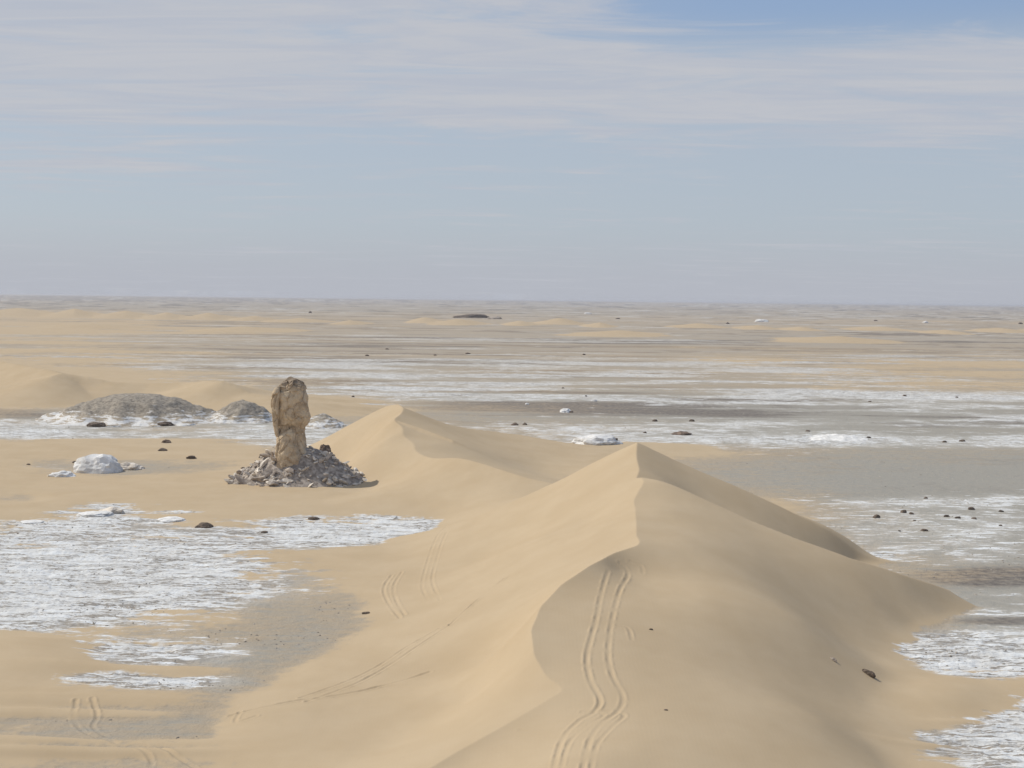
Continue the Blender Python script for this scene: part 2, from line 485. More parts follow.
def terrain(x, y, detail=True):
    """returns height, sand thickness over plain (m), chalk bias, dark bias"""
    r = np.hypot(x, y)
    u, v = plan_uv(x, np.maximum(y, 2.0))
    v = np.where(r > 60, v, 2000.0)
    near = r < 700
    sb = layout(u, v, SANDY)
    kb = layout(u, v, CHALKY)
    db = layout(u, v, DARK)
    base = np.where(r < 330, 0.55, 0.55 - 0.35 * sstep(r, 330, 1200))
    base = base - 0.68 * sstep(r, 700, 1300) - 1.0 * sstep(r, 2300, 4000) + 0.7 * 1.3 * sstep(-u, -330, 0) * sstep(r, 700, 1300) * (1 - sstep(r, 2600, 3600))
    n_s = fbm(x, y, 26, 3, 11) * 0.5 + fbm(x, y, 160, 2, 14) * .5 * sstep(r, 300, 900)
    n_s = n_s + fbm(x * .3, y, 70, 5, 71, .6) * 3.0 * sstep(r, 330, 800) + fbm(x * .25, y, 500, 4, 75, .6) * 2.6 * sstep(r, 900, 2000)
    kb = kb + fbm(x * .3, y, 26, 4, 81, .62) * 3.6 * sstep(r, 230, 420) + fbm(x * .25, y, 160, 4, 84, .6) * 2.4 * sstep(r, 500, 1000) - .75 * sstep(r, 800, 1300)
    db = db + (fbm(x * .22, y, 34, 5, 95, .65) * 3.4 + fbm(x * .25, y, 190, 3, 97, .6) * 1.2 * sstep(r, 500, 900)) * sstep(r, 250, 450)
    sand_thick = base + sb * 0.45 + n_s * 0.45
    # relief of the plain: broken chalk pavement
    plain = fbm(x, y, 60, 3, 21) * 0.35 + fbm(x, y, 900, 3, 22) * 2.0 * sstep(r, 2200, 7000)
    rough = np.zeros(x.shape)
    mm = r < 900
    kk = np.clip(kb[mm] * .55 + .12, 0.05, 1)
    q_ = fbm(x[mm] * .3 + 7, y[mm], 4.2, 5, 31, .62) * 6.5
    fr = q_ - np.floor(q_)
    st = np.floor(q_) + sstep(fr, 0.0, 0.3)
    rough[mm] = st * .095 * kk + fbm(x[mm], y[mm], 1.4, 2, 37) * .10 * kk
    # escarpment at the horizon
    esc = sstep(r, 10500, 13500) * 16 + sstep(r, 17000, 24000) * (6 + 12 * fbm(x, y, 15000, 3, 41)) + sstep(r, 26000, 45000) * 4
    h_plain = plain + rough - 0.12
    h_sand = plain + sand_thick * 0.55
    h_sand = smax(h_sand, far_ridges(x, y), 0.5)
    dn = dune_h(x, y)
    h_sand = smax(h_sand, dn + plain * .3, 0.7)
    und = fbm(x, y, 14, 2, 51) * 0.10 * sstep(h_sand, 0.2, 1.5) * (r < 700)
    h_sand = h_sand + und + np.where(r < 400, fbm(x, y * .6, 4.5, 3, 53) * .035, 0)
    # hill the photographer stands on
    hill = 28.3 - 0.43 * np.maximum(r - 3, 0) - 0.002 * r * r * 0
    hill = np.where(r < 74, hill, -50)
    h_sand = np.where(r < 74, smax(h_sand, hill, 1.5), h_sand)
    sc = np.maximum(1.0, r / 250.0)
    cover = h_sand - h_plain
    h = smax(h_sand, h_plain, 0.03)
    h = np.where(r > 900, np.maximum(h_sand, h_plain), h) + esc
    return h, cover / sc ** .35, kb, db


def h_at(x, y):
    a = terrain(np.array([float(x)]), np.array([float(y)]))
    return float(a[0][0])


def hit(px, py):
    """first point of the ground along a sight line (vectorised march)"""
    d = ray(px, py)
    D = np.concatenate([np.arange(62, 420, 0.5), np.geomspace(420, 20000, 500)])
    x, y, z = d[0] * D, d[1] * D, CAM_H + d[2] * D
    h = terrain(x, y)[0]
    i = int(np.argmax(z <= h))
    if z[i] > h[i]:
        i = len(D) - 1
    if i > 0:
        a, b = z[i - 1] - h[i - 1], z[i] - h[i]
        t = a / (a - b + 1e-9)
        Dm = D[i - 1] + t * (D[i] - D[i - 1])
    else:
        Dm = D[0]
    return d[0] * Dm, d[1] * Dm, h_at(d[0] * Dm, d[1] * Dm)


# ------------------------------------------------------------------ ground sheet
def grid_axes():
    rs = [2.0]
    while rs[-1] < 66:
        rs.append(rs[-1] + 1.2)
    while rs[-1] < 132:
        rs.append(rs[-1] + 0.13)
    while rs[-1] < 270:
        rs.append(rs[-1] + 0.25)
    while rs[-1] < 90000:
        rs.append(rs[-1] + max(0.3, rs[-1] ** 2 / 42000 * 0.5))
    fine = np.radians(np.arange(-23.0, 23.001, 0.036))
    left = np.radians(np.linspace(-180, -23, 90))[:-1]
    right = np.radians(np.linspace(23, 180, 90))[1:]
    return np.array(rs), np.concatenate([left, fine, right])


rs, th = grid_axes()
TH, RR = np.meshgrid(th, rs)
X, Y = (RR * np.sin(TH)).ravel(), (RR * np.cos(TH)).ravel()
nr, nc = len(rs), len(th)
Hh, CV, KB, DB = terrain(X, Y)
# wheel ruts pressed into the sand
for pts, wd, amp in TRACKS:
    pl0 = [hit(*p) for p in pts]
    pl = []
    for i in range(len(pl0) - 1):       # Catmull-Rom
        a, b, c, d = (np.array(pl0[max(i - 1, 0)]), np.array(pl0[i]), np.array(pl0[i + 1]), np.array(pl0[min(i + 2, len(pl0) - 1)]))
        for t in np.linspace(0, 1, 6, endpoint=False):
            pl.append(0.5 * ((2 * b) + (c - a) * t + (2 * a - 5 * b + 4 * c - d) * t * t + (3 * b - a - 3 * c + d) * t ** 3))
    pl.append(np.array(pl0[-1]))
    A = np.array(pl)
    m = (X > A[:, 0].min() - 2) & (X < A[:, 0].max() + 2) & (Y > A[:, 1].min() - 2) & (Y < A[:, 1].max() + 2)
    amp = amp * (1.7 if pts[0][0] < 500 else 1.0)
    d, s, _ = poly_dist(X[m], Y[m], [tuple(p[:2]) for p in pl])
    t = d / wd
    brk = np.clip(0.75 + fbm(X[m], Y[m], 3.0, 2, 77) * 1.2, 0.15, 1.15)
    Hh[m] += amp * brk * (-0.045 * np.exp(-(t / .85) ** 4) + 0.032 * (1 + fbm(X[m], Y[m], .9, 2, 79) * 1.6) * np.exp(-((t - 1.75) / .6) ** 2))

me = bpy.data.meshes.new('desert_ground')
co = np.stack([X, Y, Hh], -1).astype(np.float32)
idx = np.arange(nr * nc, dtype=np.int32).reshape(nr, nc)
a, b, c_, d_ = idx[:-1, :-1].ravel(), idx[:-1, 1:].ravel(), idx[1:, 1:].ravel(), idx[1:, :-1].ravel()
quads = np.stack([a, d_, c_, b], -1).astype(np.int32)
me.vertices.add(len(co))
me.vertices.foreach_set('co', co.ravel())
me.loops.add(quads.size)
me.loops.foreach_set('vertex_index', quads.ravel())
me.polygons.add(len(quads))
me.polygons.foreach_set('loop_start', np.arange(0, quads.size, 4, dtype=np.int32))
me.polygons.foreach_set('loop_total', np.full(len(quads), 4, dtype=np.int32))
me.polygons.foreach_set('use_smooth', np.ones(len(quads), dtype=bool))
for nm, arr in (('cover', CV), ('chalk', KB), ('dark', DB)):
    at = me.attributes.new(nm, 'FLOAT', 'POINT')
    at.data.foreach_set('value', arr.astype(np.float32))
me.update(calc_edges=True)
ground = bpy.data.objects.new('desert_ground', me)
C.objects.link(ground)
ground['kind'] = 'structure'


def mat_base(name):
    m = bpy.data.materials.new(name)
    m.use_nodes = True
    N, L = new_tree(m.node_tree)
    out = N.new('ShaderNodeOutputMaterial')
    bs = N.new('ShaderNodeBsdfPrincipled')
    bs.inputs['Roughness'].default_value = 0.95
    bs.inputs['Specular IOR Level'].default_value = 0.15
    L.new(bs.outputs[0], out.inputs['Surface'])
    g = N.new('ShaderNodeNewGeometry')
    return m, N, L, bs, g.outputs['Position']


def attr(N, nm):
    n = N.new('ShaderNodeAttribute')
    n.attribute_name = nm
    return n.outputs['Fac']


gm, N, L, bs, pos = mat_base('desert_floor')
flat = scalev(N, L, pos, 1, 1, 0.0)
f1 = noise_tex(N, L, flat, 0.9, 6, 0.65)
f2 = noise_tex(N, L, flat, 0.16, 6, 0.62)
f3 = noise_tex(N, L, flat, 0.02, 6, 0.6)
f4 = noise_tex(N, L, flat, 0.0022, 6, 0.62)
strk = noise_tex(N, L, scalev(N, L, pos, 0.3, 1.3, 0), 0.65, 7, 0.72)
far = N.new('ShaderNodeVectorMath')
far.operation = 'LENGTH'
L.new(flat, far.inputs[0])
farm = smooth(N, L, far.outputs['Value'], 260, 950)
# sand over plain
sv = mth(N, L, 'ADD', attr(N, 'cover'), mth(N, L, 'MULTIPLY', mth(N, L, 'SUBTRACT', f1, 0.5), 0.5))
sv = mth(N, L, 'ADD', sv, mth(N, L, 'MULTIPLY', mth(N, L, 'SUBTRACT', f2, 0.5), 0.45))
sv = mth(N, L, 'ADD', sv, mth(N, L, 'MULTIPLY', mth(N, L, 'SUBTRACT', f3, 0.5), 0.5))
smask = smooth(N, L, sv, -0.02, 0.16)
film = mth(N, L, 'MULTIPLY', smooth(N, L, mth(N, L, 'ADD', sv, mth(N, L, 'MULTIPLY', mth(N, L, 'SUBTRACT', strk, 0.5), 1.6)), -0.58, 0.15), mth(N, L, 'SUBTRACT', mth(N, L, 'SUBTRACT', 0.8, mth(N, L, 'MULTIPLY', farm, 0.2)), mth(N, L, 'MULTIPLY', smooth(N, L, attr(N, 'chalk'), 0.2, 1.5), 0.3)))
# chalk in plain
kv = mth(N, L, 'MULTIPLY', attr(N, 'chalk'), 0.34)
kv = mth(N, L, 'ADD', kv, mth(N, L, 'MULTIPLY', mth(N, L, 'SUBTRACT', strk, 0.5), 2.6))
kv = mth(N, L, 'ADD', kv, mth(N, L, 'MULTIPLY', mth(N, L, 'SUBTRACT', f2, 0.5), 1.3))
kv = mth(N, L, 'ADD', kv, mth(N, L, 'MULTIPLY', mth(N, L, 'SUBTRACT', f3, 0.5), 1.0))
kv = mth(N, L, 'ADD', kv, mth(N, L, 'MULTIPLY', mth(N, L, 'SUBTRACT', f4, 0.5), 0.9))
ledge_shade_ln = mth(N, L, 'ABSOLUTE', mth(N, L, 'SUBTRACT', noise_tex(N, L, scalev(N, L, pos, 0.13, 1.0, 0), 0.75, 6, 0.68, 0.5), 0.5))  # thin dark strokes: shadows of small ledges painted in, along with gravel gaps
kv = mth(N, L, 'SUBTRACT', kv, mth(N, L, 'MULTIPLY', mth(N, L, 'SUBTRACT', 1.0, smooth(N, L, ledge_shade_ln, 0.004, 0.04)), 1.15))
kmask = mth(N, L, 'MULTIPLY', smooth(N, L, kv, 0.10, 0.34), 0.95)
dust = mth(N, L, 'MULTIPLY', smooth(N, L, mth(N, L, 'ADD', attr(N, 'chalk'), mth(N, L, 'MULTIPLY', mth(N, L, 'SUBTRACT', f2, 0.5), 2.5)), -0.5, 1.2), 0.55)
dv = mth(N, L, 'ADD', attr(N, 'dark'), mth(N, L, 'MULTIPLY', mth(N, L, 'SUBTRACT', f3, 0.5), 1.6))
dv = mth(N, L, 'ADD', dv, mth(N, L, 'MULTIPLY', mth(N, L, 'SUBTRACT', f2, 0.5), 0.8))
dmask = smooth(N, L, dv, 0.0, 0.9)
gbase = mixc(N, L, mth(N, L, 'MULTIPLY', farm, 0.6), (0.288, 0.276, 0.245), (0.36, 0.30, 0.235))
gravel = mixc(N, L, dmask, gbase, (0.13, 0.115, 0.105))
gravel = mixc(N, L, smooth(N, L, f1, 0.35, 0.7), gravel, mixc(N, L, 0.5, gravel, (0.36, 0.325, 0.27)))
gravel = mixc(N, L, dust, gravel, (0.50, 0.475, 0.43))
gravel = mixc(N, L, film, gravel, (0.40, 0.315, 0.215))
chalk = mixc(N, L, smooth(N, L, strk, 0.3, 0.75), (0.56, 0.55, 0.525), (0.745, 0.77, 0.785))
chalk = mixc(N, L, mth(N, L, 'MULTIPLY', farm, 0.75), chalk, (0.46, 0.43, 0.38))
sandc = mixc(N, L, smooth(N, L, f2, 0.3, 0.75), (0.435, 0.333, 0.212), (0.475, 0.371, 0.245))
sandc = mixc(N, L, mth(N, L, 'MULTIPLY', smooth(N, L, noise_tex(N, L, scalev(N, L, pos, 1, .35, 0), 0.5, 6, 0.65), 0.3, 0.8), 0.35), sandc, (0.42, 0.325, 0.21))
sandc = mixc(N, L, mth(N, L, 'MULTIPLY', smooth(N, L, f3, 0.35, 0.75), 0.5), sandc, (0.465, 0.37, 0.25))
gravel_shade = mth(N, L, 'MULTIPLY', smooth(N, L, attr(N, 'chalk'), 0.6, 1.8), 0.55)  # darker gaps inside chalk: gravel tone plus ledge shade put into the colour
gravel = mixc(N, L, gravel_shade, gravel, (0.20, 0.18, 0.165))
col = mixc(N, L, kmask, gravel, chalk)
col = mixc(N, L, smask, col, sandc)
L.new(col, bs.inputs['Base Color'])
# fine relief: pebbly on the plain, rippled on sand
rip = N.new('ShaderNodeTexWave')
rip.wave_type = 'BANDS'
rip.bands_direction = 'X'
rip.inputs['Scale'].default_value = 1.1
rip.inputs['Distortion'].default_value = 3.5
rip.inputs['Detail'].default_value = 2
rip.inputs['Detail Scale'].default_value = 0.6
L.new(flat, rip.inputs['Vector'])
b1n = N.new('ShaderNodeBump')
b1n.inputs['Distance'].default_value = 0.02
b1n.inputs['Strength'].default_value = 0.05
L.new(rip.outputs['Fac'], b1n.inputs['Height'])
b2n = N.new('ShaderNodeBump')
b2n.inputs['Distance'].default_value = 0.22
L.new(mth(N, L, 'MULTIPLY', mth(N, L, 'SUBTRACT', 1.0, smask), 0.9), b2n.inputs['Strength'])
hb = mth(N, L, 'ADD', f1, mth(N, L, 'MULTIPLY', strk, 0.8))
L.new(hb, b2n.inputs['Height'])
L.new(b1n.outputs[0], b2n.inputs['Normal'])
L.new(b2n.outputs[0], bs.inputs['Normal'])
me.materials.append(gm)

#OBJECTS
def tag(o, label=None, cat=None, group=None, kind=None):
    for k, v in (('label', label), ('category', cat), ('group', group), ('kind', kind)):
        if v:
            o[k] = v
    return o


def rock_mat(name, ca, cb, sc=0.6, dust=None, bump=0.5, thr=(0.4, 0.62)):
    m, N, L, bs, pos = mat_base(name)
    a = noise_tex(N, L, pos, sc, 6, 0.65)
    b = noise_tex(N, L, pos, sc * 6, 5, 0.7)
    c = mixc(N, L, smooth(N, L, a, *thr), ca, cb)
    c = mixc(N, L, mth(N, L, 'MULTIPLY', smooth(N, L, b, 0.35, 0.7), 0.3), c, tuple(v * 1.25 for v in cb))
    if dust:
        g = N.new('ShaderNodeNewGeometry')
        sp = N.new('ShaderNodeSeparateXYZ')
        L.new(g.outputs['Normal'], sp.inputs[0])
        up = mth(N, L, 'ADD', sp.outputs['Z'], mth(N, L, 'MULTIPLY', mth(N, L, 'SUBTRACT', b, 0.5), 0.8))
        c = mixc(N, L, mth(N, L, 'MULTIPLY', smooth(N, L, up, 0.75, 1.0), 0.6), c, dust)
    L.new(c, bs.inputs['Base Color'])
    bn = N.new('ShaderNodeBump')
    bn.inputs['Distance'].default_value = 0.12
    bn.inputs['Strength'].default_value = bump
    L.new(b, bn.inputs['Height'])
    L.new(bn.outputs[0], bs.inputs['Normal'])
    return m


M_TAN = rock_mat('tan_limestone', (0.22, 0.155, 0.10), (0.42, 0.31, 0.20), 0.28, bump=1.0, thr=(.38, .56))
M_PIL, N, L, bs, pos = mat_base('pillar_limestone')
_a = noise_tex(N, L, scalev(N, L, pos, 1, 1, 1.6), .45, 7, .7)
_b = noise_tex(N, L, pos, 2.2, 7, .75)
_c = mixc(N, L, smooth(N, L, _a, .36, .6), (0.43, 0.325, 0.215), (0.68, 0.55, 0.385))
_c = mixc(N, L, mth(N, L, 'MULTIPLY', smooth(N, L, _b, .4, .65), .45), _c, (0.62, 0.50, 0.365))
_s = N.new('ShaderNodeSeparateXYZ')
L.new(pos, _s.inputs[0])
_z = mth(N, L, 'ADD', _s.outputs['Z'], mth(N, L, 'MULTIPLY', mth(N, L, 'SUBTRACT', _a, .5), 5.0))
_z = mth(N, L, 'ADD', _z, mth(N, L, 'MULTIPLY', mth(N, L, 'SUBTRACT', _b, .5), 2.5))
_k = mixc(N, L, smooth(N, L, _b, .38, .62), (0.10, 0.078, 0.062), (0.33, 0.26, 0.20))
_c = mixc(N, L, mth(N, L, 'MULTIPLY', smooth(N, L, _z, 15.0, 16.4), .7), _c, _k)
L.new(_c, bs.inputs['Base Color'])
_n = N.new('ShaderNodeBump')
_n.inputs['Distance'].default_value = .25
L.new(_b, _n.inputs['Height'])
L.new(_n.outputs[0], bs.inputs['Normal'])
M_CAP = rock_mat('dark_crust', (0.10, 0.075, 0.06), (0.24, 0.18, 0.14), 0.9)
M_PALE = rock_mat('pale_limestone', (0.44, 0.39, 0.33), (0.74, 0.67, 0.58), 0.8)
M_GREY = rock_mat('grey_limestone', (0.24, 0.20, 0.17), (0.50, 0.43, 0.36), 0.8)
M_CHALK = rock_mat('white_chalk', (0.55, 0.54, 0.52), (0.74, 0.73, 0.71), 0.5, bump=0.4)
M_DARK = rock_mat('ironstone', (0.075, 0.06, 0.048), (0.18, 0.14, 0.11), 1.5)
M_MOUND = rock_mat('gravel_mound', (0.20, 0.18, 0.155), (0.35, 0.315, 0.27), 0.45, bump=1.0, thr=(.35, .65))
M_SCREE = rock_mat('scree', (0.20, 0.165, 0.14), (0.48, 0.42, 0.36), 1.4, bump=1.0)


def mesh_obj(name, verts, faces, mat, parent=None, sm=False, loc=None):
    me = bpy.data.meshes.new(name)
    me.from_pydata(verts, [], faces)
    me.materials.append(mat)
    if sm:
        me.polygons.foreach_set('use_smooth', [True] * len(me.polygons))
    o = bpy.data.objects.new(name, me)
    C.objects.link(o)
    if parent:
        o.parent = parent
    if loc is not None:
        o.location = loc
    return o


def fb3(p, o=4, seed=0):
    s, a, t = 0.0, 1.0, 0.0
    q = Vector(p) + Vector((seed * 13.7, seed * 5.1, seed * 9.3))
    for _ in range(o):
        s += a * mnoise.noise(q)
        t += a
        a *= 0.55
        q = q * 2.07
    return s / t


# ---- rock pillar --------------------------------------------------
PD = 227.0                                   # plan distance of the pillar


def column(rows, D, depth, seed, nseg=170, rough=0.22, sub=3, top_rough=0.0, back=0.0, close=True, blocky=2.6):
    """stone body through surveyed left and right edges; rows = (py, xl, xr), top to bottom"""
    R_ = []
    for (y0, l0, r0), (y1, l1, r1) in zip(rows[:-1], rows[1:]):
        n = max(2, int((y1 - y0) * sub / 1.6))
        for k in range(n):
            t = k / n
            R_.append((y0 + (y1 - y0) * t, l0 + (l1 - l0) * t, r0 + (r1 - r0) * t))
    R_.append(rows[-1])
    vs, fs = [], []
    for (py, xl, xr) in R_:
        a, b = P3(xl, py, D), P3(xr, py, D)
        cx, cy, cz = (a[0] + b[0]) / 2, (a[1] + b[1]) / 2, (a[2] + b[2]) / 2
        hw = abs(b[0] - a[0]) / 2 + 0.02
        for i in range(nseg):
            an = 2 * math.pi * i / nseg
            c, s_ = math.cos(an), math.sin(an)
            k = (abs(c) ** blocky + abs(s_) ** blocky) ** (-1 / blocky)
            x, y, z = cx + hw * c * k, cy + back + hw * depth * s_ * k, cz
            p = (x * .45, y * .45, z * .38)
            n1 = fb3(p, 5, seed)
            n2 = 1 - abs(fb3((x * .35, y * .35, z * .2), 3, seed + 5)) * 4
            dd = rough * (n1 * 2.2 + max(-.6, min(n2, 1)) * 0.35) * min(1, hw / 1.5)
            # stepped facets
            q = fb3((x * .9, y * .9, z * .5), 2, seed + 9)
            dd += rough * 0.5 * (math.floor(q * 5) / 5)
            ds, pts = mnoise.voronoi(Vector((x * .62, y * .62, z * .42 + seed)) + Vector((n1, -n1, n1)) * .5)
            cell = math.sin(pts[0][0] * 91.7 + pts[0][1] * 47.3 + pts[0][2] * 13.1)
            dd += rough * (.5 * cell - 1.0 * max(0, 1 - (ds[1] - ds[0]) / .09) * .5)
            vs.append((x + c * dd, y + s_ * dd, z + n1 * top_rough))
    for j in range(len(R_) - 1):
        for i in range(nseg):
            i2 = (i + 1) % nseg
            fs.append((j * nseg + i, (j + 1) * nseg + i, (j + 1) * nseg + i2, j * nseg + i2))
    if close:
        fs.append(tuple(range(nseg)))
        m = (len(R_) - 1) * nseg
        fs.append(tuple(m + i for i in reversed(range(nseg))))
    return vs, fs


def shift(vs, o):
    return [(x - o[0], y - o[1], z - o[2]) for x, y, z in vs]


PB = Vector(P3(292, 470, PD))
pil = bpy.data.objects.new('rock_spire', None)
C.objects.link(pil)
pil.location = PB
tag(pil, 'tall tan limestone pillar with a dark rough top rising from a heap of rubble', 'rock spire')
vs, fs = column([(384.5, 282, 301.5), (388, 279.5, 304), (391, 278, 305.3), (396, 277.5, 306.5), (404, 277.5, 307.5), (410, 277.5, 308), (416, 278, 309), (420, 279, 308),
                 (426, 279.5, 304.5), (434, 278, 305.5), (442, 277.5, 306), (448, 279, 306.5), (455, 279, 311), (464, 277, 318), (474, 274, 324)], PD, .92, 1, rough=.32)
mesh_obj('shaft', shift(vs, PB), fs, M_PIL, pil)
vs, fs = column([(376.0, 289.3, 291.2), (378, 287, 294.5), (380, 284.5, 297.5), (383, 280.5, 300.5), (387, 278, 303), (390, 278, 304.5)], PD, .9, 4, rough=.42, top_rough=.5)
mesh_obj('crusted_cap', shift(vs, PB), fs, M_PIL, pil)
vs, fs = column([(386.5, 277.5, 280.5), (389, 275, 281), (394, 272.6, 280.3), (402, 271.6, 279.3), (412, 271.2, 279), (422, 272.2, 279), (430, 273.8, 279.2), (437, 276, 280)],
                PD - 1.3, 1.5, 7, nseg=90, rough=.26)
mesh_obj('side_slab', shift(vs, PB), fs, M_PIL, pil)
vs, fs = column([(427.5, 291.5, 294.5), (430, 288, 295), (433, 283, 295.5), (436, 278.5, 296), (442, 277, 297), (450, 277, 298), (458, 276, 300), (468, 273, 302)],
                PD - 2.0, .7, 11, nseg=110, rough=.26)
mesh_obj('foot_ledge', shift(vs, PB), fs, M_PIL, pil)

# ---- heaps and mounds: height fields of their own ------------------


def mound(name, cx, cy, fn, rx, ry, mat, n=90, m=60):
    vs, fs = [], []
    for j in range(m + 1):
        for i in range(n + 1):
            a = 2 * math.pi * i / n
            q = (j / m)
            x, y = cx + rx * q * math.cos(a), cy + ry * q * math.sin(a)
            vs.append((x, y, fn(x, y, q, a)))
    for j in range(m):
        for i in range(n):
            fs.append((j * (n + 1) + i, (j + 1) * (n + 1) + i, (j + 1) * (n + 1) + i + 1, j * (n + 1) + i + 1))
    # thickness: skirt down
    base = len(vs)
    for i in range(n + 1):
        x, y, z = vs[m * (n + 1) + i]
        vs.append((x, y, z - 1.5))
    for i in range(n):
        fs.append((m * (n + 1) + i, base + i, base + i + 1, m * (n + 1) + i + 1))
    o = Vector((cx, cy, 0))
    return mesh_obj(name, shift(vs, o), fs, mat, None, True, o)


SC = Vector(P3(297, 470, PD + 0.5))
zb = h_at(SC.x, SC.y - 8)


def scree_h(x, y):
    dx, dy = (x - SC.x), (y - SC.y)
    rx = 12.6 if dx > 0 else 11.4
    ry = 7.0 if dy < 0 else 8.5
    q = math.hypot(dx / rx, dy / ry)
    qq = max(0.0, 1 - q)
    return zb - 0.25 + 8.6 * qq ** 1.12 * (1 - 0.30 * math.exp(-(q / .25) ** 2)) + 0.35 * fb3((x * .5, y * .5, 0), 3, 3) * min(1, qq * 4)


heap = mound('rubble_heap', SC.x, SC.y, lambda x, y, q, a: scree_h(x, y), 12.4, 8.2, M_SCREE)
tag(heap, 'grey cone of fine scree spreading round the foot of the rock pillar', 'rubble heap')


def rock_mesh(name, rng, n=16, flat=0.6, lng=1.5, mat=None, sub=False):
    bm = bmesh.new()
    for _ in range(n):
        v = Vector((rng.gauss(0, 1), rng.gauss(0, 1), rng.gauss(0, 1))).normalized() * rng.uniform(.8, 1)
        bm.verts.new((v.x * .5 * lng, v.y * .5, v.z * .5 * flat))
    r = bmesh.ops.convex_hull(bm, input=bm.verts)
    junk = [e for e in r['geom_interior'] + r['geom_unused'] if isinstance(e, bmesh.types.BMVert)]
    if junk:
        bmesh.ops.delete(bm, geom=list(set(junk)), context='VERTS')
    bmesh.ops.bevel(bm, geom=bm.edges[:], offset=0.03, segments=1, affect='EDGES')
    me = bpy.data.meshes.new(name)
    bm.to_mesh(me)
    bm.free()
    me.materials.append(mat)
    return me


rng = random.Random(4)
HULLS = {}
for key, mat in (('pale', M_PALE), ('grey', M_GREY), ('white', M_CHALK), ('dark', M_DARK)):
    HULLS[key] = [rock_mesh('stone', rng, rng.randint(11, 20), rng.uniform(.5, .85), rng.uniform(1.0, 1.8), mat) for _ in range(7)]


def stone(name, key, loc, size, rot, sq=(1, 1, 1)):
    o = bpy.data.objects.new(name, rng.choice(HULLS[key]))
    C.objects.link(o)
    o.location = loc
    o.rotation_euler = rot
    o.scale = (size * sq[0], size * sq[1], size * sq[2])
    return o


cnt = 0
while cnt < 270:
    a = rng.uniform(0, 2 * math.pi)
    if math.sin(a) > 0.35 and rng.random() < .75:
        continue
    q = math.sqrt(rng.uniform(.03, 1.02))
    x, y = SC.x + (12.2 if math.cos(a) > 0 else 11.3) * q * math.cos(a), SC.y + 7.6 * q * math.sin(a)
    # keep clear of the pillar itself
    if abs(x - PB.x) < 2.6 and -1.8 < y - PB.y < 2.5:
        continue
    sz = rng.choice((.4, .5, .6, .7, .8, 1.0, 1.2, 1.5)) * (1.25 if x < SC.x else 1.0)
    z = scree_h(x, y)
    o = stone('rubble_block', rng.choice(('pale', 'pale', 'grey')), (x, y, z + sz * .12), sz,
              (rng.uniform(-.9, .9), rng.uniform(-.9, .9), rng.uniform(0, 6.28)), (rng.uniform(.9, 1.3), rng.uniform(.5, 1), rng.uniform(.5, 1.1)))
    if x < PB.x - 2.5:
        tag(o, 'angular pale limestone block in the sunlit heap left of the rock pillar', 'rubble block', 'sunlit rubble blocks left of the pillar')
    elif x > PB.x + 2.5:
        tag(o, 'angular limestone block in the shaded heap right of the rock pillar', 'rubble block', 'shaded rubble blocks right of the pillar')
    else:
        tag(o, 'angular limestone block in the heap directly below the rock pillar', 'rubble block', 'rubble blocks below the pillar')
    cnt += 1
for px, py, sz, rz, lab in [
    (268, 461, 2.6, .9, 'long tilted white slab leaning up the left side of the rubble heap'),
    (252, 472, 1.9, .7, 'pale slab standing on the left edge of the rubble heap'),
    (305, 470, 1.8, -.5, 'largest pale block in the middle of the rubble heap below the pillar'),
    (285, 481, 2.6, .1, 'broad low smooth slab half buried at the front foot of the rubble heap')]:
    # march the sight line to the heap surface
    d = ray(px, py)
    D = 214.0
    while D < 240 and CAM_H + d[2] * D > max(scree_h(d[0] * D, d[1] * D), zb):
        D += .1
    o = stone('rubble_slab', 'pale', (d[0] * D, d[1] * D, CAM_H + d[2] * D), sz, (.1, -.5 if sz < 2.6 or px < 270 else 0, rz), (1.1, .6, .6))
    tag(o, lab, 'stone slab')

# ---- mounds ---------------------------------------------------------


def ground_at(px, py):
    return Vector(hit(px, py))


def mk_mound(name, px, py, D, rx, ry, prof, mat, label, cat, seed, skirt=.3, rough=.5):
    c = Vector(P3(px, py, D))
    top = c.z
    z0 = h_at(c.x, c.y)

    def fn(x, y, q, a):
        n = fb3((x * .18, y * .18, 0), 4, seed)
        r_ = fb3((x * .7, y * .7, 0), 3, seed + 2)
        t = max(0.0, min(1.0, q * (1 + n * .4)))
        p = np.interp(t, [u for u, _ in prof], [v for _, v in prof])
        return z0 - skirt + (top - z0 + skirt) * float(p) + r_ * rough * min(1, (1 - q) * 4)
    o = mound(name, c.x, c.y, fn, rx, ry, mat, 120, 50)
    tag(o, label, cat)
    return o


def streaked(name):
    """grey gravel slope whose lower part is streaked with chalk beds"""
    m, N, L, bs, pos = mat_base(name)
    a = noise_tex(N, L, scalev(N, L, pos, .25, .25, 1.5), 1.0, 6, .7)
    b = noise_tex(N, L, pos, 1.2, 6, .7)
    sp = N.new('ShaderNodeSeparateXYZ')
    L.new(pos, sp.inputs[0])
    low = mth(N, L, 'SUBTRACT', 1.0, smooth(N, L, sp.outputs['Z'], .3, 4.2))
    f = smooth(N, L, mth(N, L, 'ADD', mth(N, L, 'MULTIPLY', low, .55), mth(N, L, 'MULTIPLY', mth(N, L, 'SUBTRACT', a, .5), 2.8)), .38, .6)
    dk = mixc(N, L, smooth(N, L, b, .35, .65), (.20, .175, .145), (.38, .335, .275))
    sn = mixc(N, L, smooth(N, L, sp.outputs['Z'], 1.0, 2.6), (.46, .38, .28), dk)
    c = mixc(N, L, f, mixc(N, L, .5, dk, sn), (.68, .67, .65))
    L.new(c, bs.inputs['Base Color'])
    bn = N.new('ShaderNodeBump')
    bn.inputs['Distance'].default_value = .3
    L.new(b, bn.inputs['Height'])
    L.new(bn.outputs[0], bs.inputs['Normal'])
    return m


